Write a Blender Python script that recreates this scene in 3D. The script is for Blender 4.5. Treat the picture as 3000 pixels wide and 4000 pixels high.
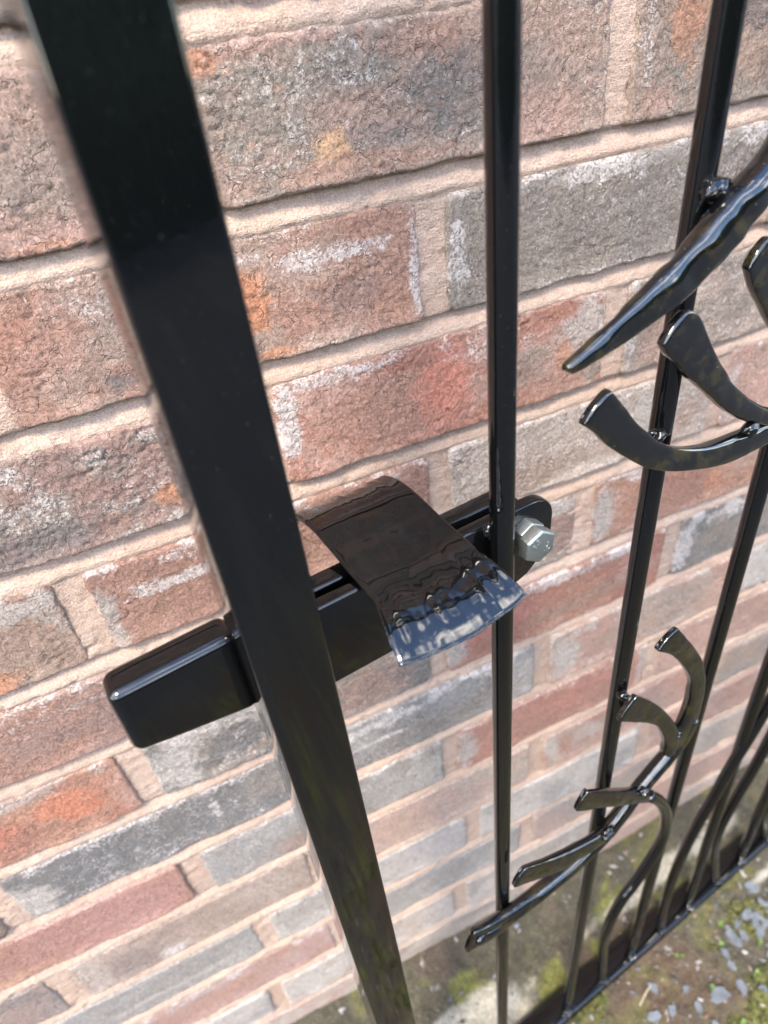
import bpy, bmesh, math
import numpy as np
from mathutils import Matrix, Vector

for o in list(bpy.data.objects):
    bpy.data.objects.remove(o)
S = bpy.context.scene
COL = S.collection

# ------------------------------------------------------------------ camera
CAM = (0.0, -0.322065, 0.069048)
PITCH, YAW, ROLL = 0.9172768, -0.3377032, -0.1331719
cam_d = bpy.data.cameras.new('camera')
cam = bpy.data.objects.new('camera', cam_d)
COL.objects.link(cam)
cam.matrix_world = (Matrix.Translation(CAM) @ Matrix.Rotation(YAW, 4, 'Z')
                    @ Matrix.Rotation(PITCH, 4, 'X') @ Matrix.Rotation(ROLL, 4, 'Z'))
cam_d.sensor_fit = 'VERTICAL'
cam_d.sensor_width = 27.0
cam_d.sensor_height = 36.0
cam_d.lens = 2623.05 / 4000.0 * 36.0
cam_d.clip_start = 0.01
cam_d.clip_end = 1000.0
cam_d.dof.use_dof = True
cam_d.dof.focus_distance = 0.318
cam_d.dof.aperture_fstop = 8.0
S.camera = cam

# ------------------------------------------------------------------ sky and sun
SUN_EL, SUN_AZ = math.radians(54), math.radians(222)
w = bpy.data.worlds.new('World')
S.world = w
w.use_nodes = True
nt = w.node_tree
nt.nodes.clear()
N_ = nt.nodes.new
L_ = nt.links.new
out = N_('ShaderNodeOutputWorld')
bg = N_('ShaderNodeBackground')
bg.inputs['Strength'].default_value = 0.15
sky = N_('ShaderNodeTexSky')
sky.sky_type = 'NISHITA'
sky.sun_disc = False
sky.sun_elevation = SUN_EL
sky.sun_rotation = SUN_AZ
sky.dust_density = 0.4
sky.ozone_density = 3.0
tc = N_('ShaderNodeTexCoord')
mp = N_('ShaderNodeMapping')
mp.inputs['Scale'].default_value = (1.0, 1.0, 1.9)
cn = N_('ShaderNodeTexNoise')
cn.inputs['Scale'].default_value = 2.3
cn.inputs['Detail'].default_value = 7.0
cn.inputs['Roughness'].default_value = 0.58
cr = N_('ShaderNodeValToRGB')
cr.color_ramp.elements[0].position = 0.50
cr.color_ramp.elements[0].color = (0, 0, 0, 1)
cr.color_ramp.elements[1].position = 0.66
cr.color_ramp.elements[1].color = (1, 1, 1, 1)
mx = N_('ShaderNodeMixRGB')
mx.inputs['Color2'].default_value = (15.0, 14.2, 13.2, 1)
L_(tc.outputs['Generated'], mp.inputs['Vector'])
L_(mp.outputs['Vector'], cn.inputs['Vector'])
L_(cn.outputs['Fac'], cr.inputs['Fac'])
L_(cr.outputs['Color'], mx.inputs['Fac'])
L_(sky.outputs['Color'], mx.inputs['Color1'])
L_(mx.outputs['Color'], bg.inputs['Color'])
L_(bg.outputs['Background'], out.inputs['Surface'])

sd = bpy.data.lights.new('sun', 'SUN')
sd.energy = 1.05
sd.angle = math.radians(12)
sd.color = (1.0, 0.88, 0.72)
sun = bpy.data.objects.new('sun', sd)
COL.objects.link(sun)
tosun = Vector((math.sin(SUN_AZ) * math.cos(SUN_EL), math.cos(SUN_AZ) * math.cos(SUN_EL), math.sin(SUN_EL)))
sun.rotation_euler = tosun.to_track_quat('Z', 'Y').to_euler()
sun.location = tosun * 5

S.view_settings.view_transform = 'Standard'
S.view_settings.look = 'None'
S.view_settings.gamma = 1.0
S.view_settings.use_curve_mapping = False
S.view_settings.exposure = 2.6

# ------------------------------------------------------------------ noise
def _h(ix, iy, seed):
    h = (ix.astype(np.int64) * 374761393 + iy.astype(np.int64) * 668265263 + seed * 982451653) & 0xffffffff
    h = ((h ^ (h >> 13)) * 1274126177) & 0xffffffff
    h = ((h ^ (h >> 16)) * 2246822519) & 0xffffffff
    return ((h ^ (h >> 15)) & 0xffffff) / float(0xffffff)

def vn(x, y, seed=0):
    """value noise in -1..1"""
    x = np.asarray(x, float)
    y = np.asarray(y, float)
    ix, iy = np.floor(x), np.floor(y)
    fx, fy = x - ix, y - iy
    fx = fx * fx * fx * (fx * (fx * 6 - 15) + 10)
    fy = fy * fy * fy * (fy * (fy * 6 - 15) + 10)
    a, b = _h(ix, iy, seed), _h(ix + 1, iy, seed)
    c, d = _h(ix, iy + 1, seed), _h(ix + 1, iy + 1, seed)
    return ((a + (b - a) * fx) * (1 - fy) + (c + (d - c) * fx) * fy) * 2 - 1

def fbm(x, y, octv=4, seed=0, gain=0.5):
    t, a, n = 0, 1.0, 0
    for i in range(octv):
        t = t + a * vn(x * 2 ** i + i * 17.3, y * 2 ** i - i * 9.1, seed + i * 101)
        n += a
        a *= gain
    return t / n

def sm(a, b, x):
    t = np.clip((x - a) / (b - a), 0, 1)
    return t * t * (3 - 2 * t)

# ------------------------------------------------------------------ materials
def mat(name):
    m = bpy.data.materials.new(name)
    m.use_nodes = True
    n = m.node_tree
    n.nodes.clear()
    o = n.nodes.new('ShaderNodeOutputMaterial')
    b = n.nodes.new('ShaderNodeBsdfPrincipled')
    n.links.new(b.outputs[0], o.inputs[0])
    return m, n, b

def node(n, typ, **kw):
    x = n.nodes.new(typ)
    for k, v in kw.items():
        if hasattr(x, k):
            setattr(x, k, v)
        else:
            x.inputs[k].default_value = v
    return x

def noise(n, vec, scale, detail=3, rough=0.55):
    t = node(n, 'ShaderNodeTexNoise', Scale=scale, Detail=detail, Roughness=rough)
    n.links.new(vec, t.inputs['Vector'])
    return t.outputs['Fac']

def rng(n, v, a, b, c=0.0, d=1.0):
    t = n.nodes.new('ShaderNodeMapRange')
    t.inputs[1].default_value, t.inputs[2].default_value = a, b
    t.inputs[3].default_value, t.inputs[4].default_value = c, d
    n.links.new(v, t.inputs[0])
    return t.outputs[0]

def mth(n, op, a, b):
    t = n.nodes.new('ShaderNodeMath')
    t.operation = op
    for i, v in enumerate((a, b)):
        if isinstance(v, (int, float)):
            t.inputs[i].default_value = v
        else:
            n.links.new(v, t.inputs[i])
    return t.outputs[0]

def mix(n, f, a, b, mode='MIX'):
    t = n.nodes.new('ShaderNodeMixRGB')
    t.blend_type = mode
    for i, v in ((0, f), (1, a), (2, b)):
        if isinstance(v, (int, float)):
            t.inputs[i].default_value = v
        elif isinstance(v, tuple):
            t.inputs[i].default_value = v + (1,) if len(v) == 3 else v
        else:
            n.links.new(v, t.inputs[i])
    return t.outputs[0]

def bump(n, h, dist, strength=1.0, normal=None):
    t = n.nodes.new('ShaderNodeBump')
    t.inputs['Distance'].default_value = dist
    t.inputs['Strength'].default_value = strength
    n.links.new(h, t.inputs['Height'])
    if normal is not None:
        n.links.new(normal, t.inputs['Normal'])
    return t.outputs[0]

def brick_material():
    m, n, b = mat('handmade_brick')
    pos = n.nodes.new('ShaderNodeNewGeometry').outputs['Position']
    at = node(n, 'ShaderNodeAttribute', attribute_name='tint')
    f1 = noise(n, pos, 620, 5, 0.75)
    f2 = noise(n, pos, 1500, 3, 0.7)
    f3 = noise(n, pos, 130, 5, 0.7)
    c = mix(n, 1.0, at.outputs['Color'], rng_col(n, f1, 0.36, 1.62), 'MULTIPLY')
    c = mix(n, 1.0, c, rng_col(n, f3, 0.84, 1.16), 'MULTIPLY')
    # lime bloom caught on the high grains
    spk = mth(n, 'ADD', mth(n, 'MULTIPLY', f1, 0.62), mth(n, 'MULTIPLY', f3, 0.38))
    thr = mth(n, 'SUBTRACT', 0.66, mth(n, 'MULTIPLY', at.outputs['Alpha'], 0.27))
    wm = n.nodes.new('ShaderNodeMapRange')
    n.links.new(spk, wm.inputs[0])
    n.links.new(mth(n, 'SUBTRACT', thr, 0.015), wm.inputs[1])
    n.links.new(mth(n, 'ADD', thr, 0.075), wm.inputs[2])
    c = mix(n, mth(n, 'MULTIPLY', wm.outputs[0], 0.80), c, (0.62, 0.545, 0.495))
    # pits
    pit = rng(n, noise(n, pos, 330, 2, 0.5), 0.28, 0.22, 0, 0.5)
    c = mix(n, pit, c, (0.07, 0.045, 0.035))
    n.links.new(c, b.inputs['Base Color'])
    b.inputs['Roughness'].default_value = 0.92
    b.inputs['Specular IOR Level'].default_value = 0.25
    vo = node(n, 'ShaderNodeTexVoronoi', feature='DISTANCE_TO_EDGE', Scale=95.0)
    wv = n.nodes.new('ShaderNodeMixRGB')
    wv.blend_type = 'LINEAR_LIGHT'
    wv.inputs[0].default_value = 0.010
    wn = node(n, 'ShaderNodeTexNoise', Scale=120.0, Detail=4.0)
    n.links.new(pos, wn.inputs['Vector'])
    n.links.new(pos, wv.inputs[1])
    n.links.new(wn.outputs['Color'], wv.inputs[2])
    n.links.new(wv.outputs[0], vo.inputs['Vector'])
    crk = mth(n, 'MULTIPLY', rng(n, vo.outputs['Distance'], 0.0, 0.055, -1, 0), rng(n, f3, 0.42, 0.62, 0, 1))
    h = mth(n, 'ADD', mth(n, 'MULTIPLY', f1, 1.0), mth(n, 'MULTIPLY', f2, 0.55))
    h = mth(n, 'ADD', h, mth(n, 'MULTIPLY', crk, 0.6))
    c = mix(n, mth(n, 'MULTIPLY', crk, -0.55), c, (0.10, 0.065, 0.05))
    n.links.new(c, b.inputs['Base Color'])
    n.links.new(bump(n, h, 0.0017, 1.0), b.inputs['Normal'])
    return m

def rng_col(n, f, lo, hi):
    v = rng(n, f, 0.25, 0.75, lo, hi)
    t = n.nodes.new('ShaderNodeCombineColor')
    for i in range(3):
        n.links.new(v, t.inputs[i])
    return t.outputs[0]

def mortar_material():
    m, n, b = mat('sandy_lime_mortar')
    pos = n.nodes.new('ShaderNodeNewGeometry').outputs['Position']
    f1 = noise(n, pos, 900, 3, 0.7)
    f2 = noise(n, pos, 16, 4, 0.6)
    f3 = noise(n, pos, 95, 3, 0.6)
    c = mix(n, rng(n, f2, 0.35, 0.65), (0.405, 0.285, 0.215), (0.455, 0.338, 0.262))
    c = mix(n, rng(n, f3, 0.42, 0.72, 0, 0.45), c, (0.38, 0.265, 0.19))
    c = mix(n, 1.0, c, rng_col(n, f1, 0.62, 1.38), 'MULTIPLY')
    d1 = noise(n, pos, 38, 5, 0.7)
    c = mix(n, rng(n, d1, 0.56, 0.70, 0, 0.40), c, (0.25, 0.185, 0.14))
    pt = noise(n, pos, 300, 1, 0.5)
    c = mix(n, rng(n, pt, 0.27, 0.22, 0, 0.6), c, (0.16, 0.11, 0.08))
    n.links.new(c, b.inputs['Base Color'])
    b.inputs['Roughness'].default_value = 0.95
    b.inputs['Specular IOR Level'].default_value = 0.2
    mpn = n.nodes.new('ShaderNodeMapping')
    mpn.inputs['Scale'].default_value = (1, 1, 5)
    n.links.new(pos, mpn.inputs['Vector'])
    br = noise(n, mpn.outputs[0], 110, 3, 0.6)
    h = mth(n, 'ADD', mth(n, 'MULTIPLY', f1, 1.0), mth(n, 'MULTIPLY', br, 0.8))
    n.links.new(bump(n, h, 0.0014, 0.9), b.inputs['Normal'])
    return m

def paint_material(ior=1.55, name='black_gloss_paint'):
    m, n, b = mat(name)
    tcx = n.nodes.new('ShaderNodeTexCoord').outputs['Object']
    f1 = noise(n, tcx, 260, 2, 0.5)
    f2 = noise(n, tcx, 60, 3, 0.5)
    dust = noise(n, tcx, 1500, 1, 0.5)
    dm = rng(n, dust, 0.755, 0.79, 0, 0.12)
    c = mix(n, dm, (0.0022, 0.0024, 0.0026), (0.30, 0.30, 0.29))
    n.links.new(c, b.inputs['Base Color'])
    n.links.new(rng(n, f2, 0.3, 0.7, 0.03, 0.06), b.inputs['Roughness'])
    b.inputs['IOR'].default_value = ior
    h = mth(n, 'ADD', mth(n, 'MULTIPLY', f1, 0.35), f2)
    n.links.new(bump(n, h, 0.00012, 0.5), b.inputs['Normal'])
    return m

def hammered_material():
    m, n, b = mat('black_gloss_paint_on_hammered_steel')
    tcx = n.nodes.new('ShaderNodeTexCoord').outputs['Object']
    f1 = noise(n, tcx, 180, 1, 0.5)
    f2 = noise(n, tcx, 70, 1, 0.5)
    dust = noise(n, tcx, 900, 1, 0.5)
    fleck = noise(n, tcx, 55, 6, 0.72)
    c0 = mix(n, rng(n, fleck, 0.52, 0.60, 0, 0.95), (0.0022, 0.0024, 0.0026), (0.019, 0.0150, 0.0048))  # ochre flecks mixed into the black base colour
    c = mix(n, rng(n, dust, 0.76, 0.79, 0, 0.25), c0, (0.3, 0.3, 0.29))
    n.links.new(c, b.inputs['Base Color'])
    b.inputs['Roughness'].default_value = 0.055
    b.inputs['IOR'].default_value = 1.75
    h = mth(n, 'ADD', mth(n, 'MULTIPLY', f1, 0.25), f2)
    n.links.new(bump(n, h, 0.0006, 0.6), b.inputs['Normal'])
    return m

def zinc_material():
    m, n, b = mat('bright_zinc_plate')
    tcx = n.nodes.new('ShaderNodeTexCoord').outputs['Object']
    f1 = noise(n, tcx, 900, 3, 0.6)
    c = mix(n, f1, (0.20, 0.215, 0.205), (0.36, 0.385, 0.37))
    n.links.new(c, b.inputs['Base Color'])
    b.inputs['Metallic'].default_value = 0.9
    n.links.new(rng(n, f1, 0.3, 0.7, 0.36, 0.55), b.inputs['Roughness'])
    n.links.new(bump(n, f1, 0.0002, 0.6), b.inputs['Normal'])
    return m

def simple(name, col, rough=0.9, var=0.3, scale=120, bmp=0.0008):
    m, n, b = mat(name)
    pos = n.nodes.new('ShaderNodeNewGeometry').outputs['Position']
    f = noise(n, pos, scale, 3, 0.6)
    c = mix(n, 1.0, tuple(col), rng_col(n, f, 1 - var, 1 + var), 'MULTIPLY')
    n.links.new(c, b.inputs['Base Color'])
    b.inputs['Roughness'].default_value = rough
    n.links.new(bump(n, f, bmp, 0.7), b.inputs['Normal'])
    return m

def tint_material(name, rough=0.85, var=0.3, scale=300):
    m, n, b = mat(name)
    pos = n.nodes.new('ShaderNodeNewGeometry').outputs['Position']
    at = node(n, 'ShaderNodeAttribute', attribute_name='tint')
    f = noise(n, pos, scale, 3, 0.6)
    c = mix(n, 1.0, at.outputs['Color'], rng_col(n, f, 1 - var, 1 + var), 'MULTIPLY')
    n.links.new(c, b.inputs['Base Color'])
    b.inputs['Roughness'].default_value = rough
    return m

def ground_material():
    m, n, b = mat('damp_soil_with_moss_and_lime')
    pos = n.nodes.new('ShaderNodeNewGeometry').outputs['Position']
    at = node(n, 'ShaderNodeAttribute', attribute_name='tint')
    f1 = noise(n, pos, 260, 4, 0.7)
    f2 = noise(n, pos, 55, 4, 0.65)
    c = mix(n, 1.0, at.outputs['Color'], rng_col(n, f1, 0.45, 1.6), 'MULTIPLY')
    c = mix(n, 1.0, c, rng_col(n, f2, 0.75, 1.3), 'MULTIPLY')
    g = noise(n, pos, 420, 1, 0.5)
    c = mix(n, rng(n, g, 0.70, 0.76, 0, 0.75), c, (0.28, 0.25, 0.21))
    n.links.new(c, b.inputs['Base Color'])
    b.inputs['Roughness'].default_value = 0.93
    n.links.new(bump(n, mth(n, 'ADD', f1, f2), 0.003, 0.8), b.inputs['Normal'])
    return m

M_BRICK = brick_material()
M_MORTAR = mortar_material()
M_PAINT = paint_material()
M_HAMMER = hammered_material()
M_PLATE = paint_material(1.62, 'thick_black_gloss_paint')
M_ZINC = zinc_material()
M_GROUND = ground_material()
M_STONE = tint_material('small_stones')
M_SLATE = simple('grey_slate', (0.105, 0.113, 0.122), 0.8, 0.3, 200)
M_MOSS = tint_material('moss', 0.9, 0.35, 200)
M_STRAW = simple('dry_straw', (0.32, 0.27, 0.17), 0.8, 0.25, 300)
M_ADDED_HEDGE = tint_material('added_hedge_leaves', 0.6, 0.3, 30)

# ------------------------------------------------------------------ object helpers
def mesh_np(name, V, Q, tint=None, smooth=True):
    """V (n,3); Q (m,4) quads (or (m,3) triangles)"""
    V = np.asarray(V, np.float32)
    Q = np.asarray(Q, np.int32)
    k = Q.shape[1]
    me = bpy.data.meshes.new(name)
    me.vertices.add(len(V))
    me.vertices.foreach_set('co', V.ravel())
    me.loops.add(Q.size)
    me.loops.foreach_set('vertex_index', Q.ravel())
    me.polygons.add(len(Q))
    me.polygons.foreach_set('loop_start', np.arange(0, Q.size, k, dtype=np.int32))
    me.polygons.foreach_set('loop_total', np.full(len(Q), k, np.int32))
    me.polygons.foreach_set('use_smooth', np.full(len(Q), smooth, bool))
    if tint is not None:
        a = me.attributes.new('tint', 'FLOAT_COLOR', 'POINT')
        a.data.foreach_set('color', np.asarray(tint, np.float32).ravel())
    me.update(calc_edges=True)
    me.validate()
    return me

def link(name, me, m, parent=None, loc=(0, 0, 0)):
    o = bpy.data.objects.new(name, me)
    COL.objects.link(o)
    if m is not None and len(me.materials) == 0:
        me.materials.append(m)
    o.location = loc
    o.parent = parent
    return o

def empty(name, loc, rz=0.0):
    o = bpy.data.objects.new(name, None)
    o.empty_display_size = 0.05
    COL.objects.link(o)
    o.location = loc
    o.rotation_euler = (0, 0, rz)
    return o

def tag(o, label=None, cat=None, group=None, kind=None):
    for k, v in (('label', label), ('category', cat), ('group', group), ('kind', kind)):
        if v:
            o[k] = v
    return o

def box_np(x0, x1, y0, y1, z0, z1):
    V = np.array([(x, y, z) for x in (x0, x1) for y in (y0, y1) for z in (z0, z1)])
    Q = np.array([(0, 1, 3, 2), (4, 6, 7, 5), (0, 4, 5, 1), (2, 3, 7, 6), (0, 2, 6, 4), (1, 5, 7, 3)])
    return V, Q

def grid_quads(nx, ny, off=0):
    i, j = np.meshgrid(np.arange(nx - 1), np.arange(ny - 1), indexing='ij')
    a = (i * ny + j).ravel() + off
    return np.stack([a, a + ny, a + ny + 1, a + 1], 1)

# ------------------------------------------------------------------ the ground
GZ = -0.893
def axis(lo, hi, step, far):
    c = np.arange(lo, hi + step / 2, step)
    e, s, x = [], step, 0.0
    while x < far:
        s *= 1.35
        x += s
        e.append(x)
    e = np.array(e)
    return np.concatenate([lo - e[::-1], c, hi + e])

gx = axis(-0.30, 1.00, 0.0032, 150)
gy = axis(-0.36, 0.02, 0.0032, 150)
GX, GY = np.meshgrid(gx, gy, indexing='ij')

def ground_h(x, y):
    near = np.exp(-((np.clip(np.abs(x - 0.35) - 0.8, 0, 9)) ** 2 + np.clip(np.abs(y + 0.2) - 0.5, 0, 9) ** 2) / 0.3)
    h = 0.004 * fbm(x * 14, y * 14, 3, 3) + 0.0032 * fbm(x * 70, y * 70, 3, 5) + 0.0016 * fbm(x * 260, y * 260, 2, 8)
    h = h * (0.25 + 0.75 * near)
    h = h + 0.012 * sm(-0.05, 0.0, y) + 0.03 * sm(0.25, 0.9, x) * sm(-0.16, 0.0, y)
    return GZ + h

def gauss(x, y, cx, cy, rx, ry, a=0.0):
    dx, dy = x - cx, y - cy
    c, s = math.cos(a), math.sin(a)
    return np.exp(-(((dx * c + dy * s) / rx) ** 2 + ((-dx * s + dy * c) / ry) ** 2))

def ground_tint(x, y):
    n1 = fbm(x * 9, y * 9, 5, 21, 0.6)
    n2 = fbm(x * 22 + 5, y * 22, 5, 31, 0.6)
    n3 = fbm(x * 6 - 3, y * 6, 4, 41)
    soil = np.array([0.052, 0.045, 0.027])
    dark = np.array([0.058, 0.040, 0.026])
    pale = np.array([0.30, 0.275, 0.215])
    moss = np.array([0.078, 0.070, 0.020])
    mossb = np.array([0.110, 0.112, 0.022])
    rust = np.array([0.080, 0.046, 0.024])
    c = soil + (dark - soil) * sm(-0.05, 0.5, n1)[..., None] * 0.8
    front = sm(-0.10, -0.13, y + 0.04 * n3 + 0.13 * (x - 0.13) * -1)
    c = c + (rust - c) * (front * sm(0.0, 0.45, n3) * 0.7)[..., None]
    m = sm(0.10, 0.5, n2 + 0.10 * front)
    c = c + (moss - c) * (m * 0.8)[..., None]
    m2 = sm(0.22, 0.5, fbm(x * 17, y * 17, 4, 77, 0.6) + 0.06 * front)
    c = c + (mossb - c) * (m2 * 0.8)[..., None]
    pl = (1.25 * gauss(x, y, 0.085, -0.105, 0.085, 0.036, 0.15) + 0.62 * gauss(x, y, 0.33, -0.062, 0.10, 0.014, 0.12)
          + 0.6 * gauss(x, y, 0.50, -0.045, 0.10, 0.018, 0.1) + 0.55 * gauss(x, y, -0.06, -0.06, 0.03, 0.02)
          + 0.75 * gauss(x, y, 0.58, -0.108, 0.10, 0.010, 0.13))
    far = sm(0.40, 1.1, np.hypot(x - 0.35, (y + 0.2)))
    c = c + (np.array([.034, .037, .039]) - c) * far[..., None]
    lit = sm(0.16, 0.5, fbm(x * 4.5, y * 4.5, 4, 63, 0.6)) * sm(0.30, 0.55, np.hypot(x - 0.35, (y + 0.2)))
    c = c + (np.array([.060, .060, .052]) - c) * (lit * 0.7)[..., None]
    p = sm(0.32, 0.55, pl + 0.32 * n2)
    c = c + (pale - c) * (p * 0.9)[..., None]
    return np.concatenate([c, np.ones(c.shape[:-1] + (1,))], -1)

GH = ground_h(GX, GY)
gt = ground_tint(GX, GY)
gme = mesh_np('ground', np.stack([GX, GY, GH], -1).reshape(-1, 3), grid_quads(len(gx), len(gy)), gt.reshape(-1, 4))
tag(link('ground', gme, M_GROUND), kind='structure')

# leafy screen added behind the viewer, blocks horizon sky in the paint's reflections
rs = np.random.RandomState(4)
nl = 26000
hx, hy, hz = rs.uniform(-9, 9, nl), -5.6 + rs.uniform(-.45, .45, nl), GZ + rs.uniform(0.0, 2.1, nl)
hz += 0.14 * fbm(hx * 1.3, hy, 3, 3) * (hz - GZ)
aa, bb_ = rs.uniform(0, 6.28, nl), rs.uniform(-1, 1, nl)
ex = np.stack([np.cos(aa), np.sin(aa), bb_ * .6], 1) * rs.uniform(.03, .06, (nl, 1))
ey = np.stack([-np.sin(aa) * bb_, np.cos(aa) * bb_, np.ones(nl)], 1) * rs.uniform(.02, .04, (nl, 1))
cc = np.stack([hx, hy, hz], 1)
Vh = np.stack([cc - ex, cc - ey, cc + ex, cc + ey], 1).reshape(-1, 3)
Th = np.repeat(np.column_stack([np.array([.035, .06, .018]) * rs.uniform(.5, 1.5, (nl, 1)), np.ones(nl)]), 4, 0)
Vc, Qc = box_np(-8.9, 8.9, -5.95, -5.25, GZ + .02, GZ + 1.98)
Vh, Qh = np.concatenate([Vh, Vc]), np.concatenate([np.arange(nl * 4).reshape(-1, 4), Qc + nl * 4])
Th = np.concatenate([Th, np.tile([.02, .035, .012, 1], (8, 1))])
added_hedge = link('added_hedge', mesh_np('added_hedge', Vh, Qh, Th), M_ADDED_HEDGE)
tag(added_hedge, 'dark green leafy screen added out of view to block reflected horizon sky', 'added_hedge')

# ------------------------------------------------------------------ the brick wall
COURSE = 0.075
JT = 0.0125                      # bed joint
wall = empty('brick_wall', (0.35, 0.0, -0.9))
tag(wall, 'weathered red and grey handmade brick wall with sandy mortar behind the black gate', 'wall')
WOFF = np.array([0.35, 0.0, -0.9])

def joints(k):
    """x of the joint centres of course k"""
    fixed = {1: [49, 270, 493], 2: [-68, 160, 393], 3: [50, 285, 510], 4: [-73, 155, 388], 5: [40, 275, 500],
             6: [-91, 142, 371], 7: [-214, 10, 242, 470], 8: [-93, 147, 378], 9: [-225, 3, 242, 475],
             10: [-66, 166, 390], 11: [-212, 0, 235, 462], 12: [-85, 145, 375], 13: [-205, 15, 240, 465]}.get(k)
    if fixed is None:
        s = 0 if k % 2 else 110
        fixed = [-175 + s, 50 + s]
    j = list(fixed)
    r = 0
    while j[0] > -2600:
        r += 1
        j.insert(0, j[0] - 224 + 5 * math.sin(k * 3.1 + r * 1.7))
    while j[-1] < 3400:
        r += 1
        j.append(j[-1] + 224 + 5 * math.sin(k * 2.3 + r * 1.9))
    return [v / 1000 for v in j]

RED = (.345, .158, .108); ORB = (.38, .20, .13); RBR = (.325, .18, .128); BRN = (.30, .208, .152); GRY = (.235, .198, .160)
SLT = (.150, .146, .135); PAL = (.43, .385, .335); CRM = (.46, .38, .31); PNK = (.41, .25, .195); PUR = (.275, .172, .138)
GPK = (.345, .235, .18); BLU = (.275, .265, .245); TAN = (.37, .285, .225)
ORANGE = (.46, .185, .085); SAND = (.52, .31, .17); DKB = (.105, .100, .098); WHT = (.70, .66, .63); DRK = (.11, .085, .075)
PALETTE = [RED, ORB, RBR, BRN, GRY, PUR, GPK, PNK, TAN, SLT, PAL]

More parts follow.
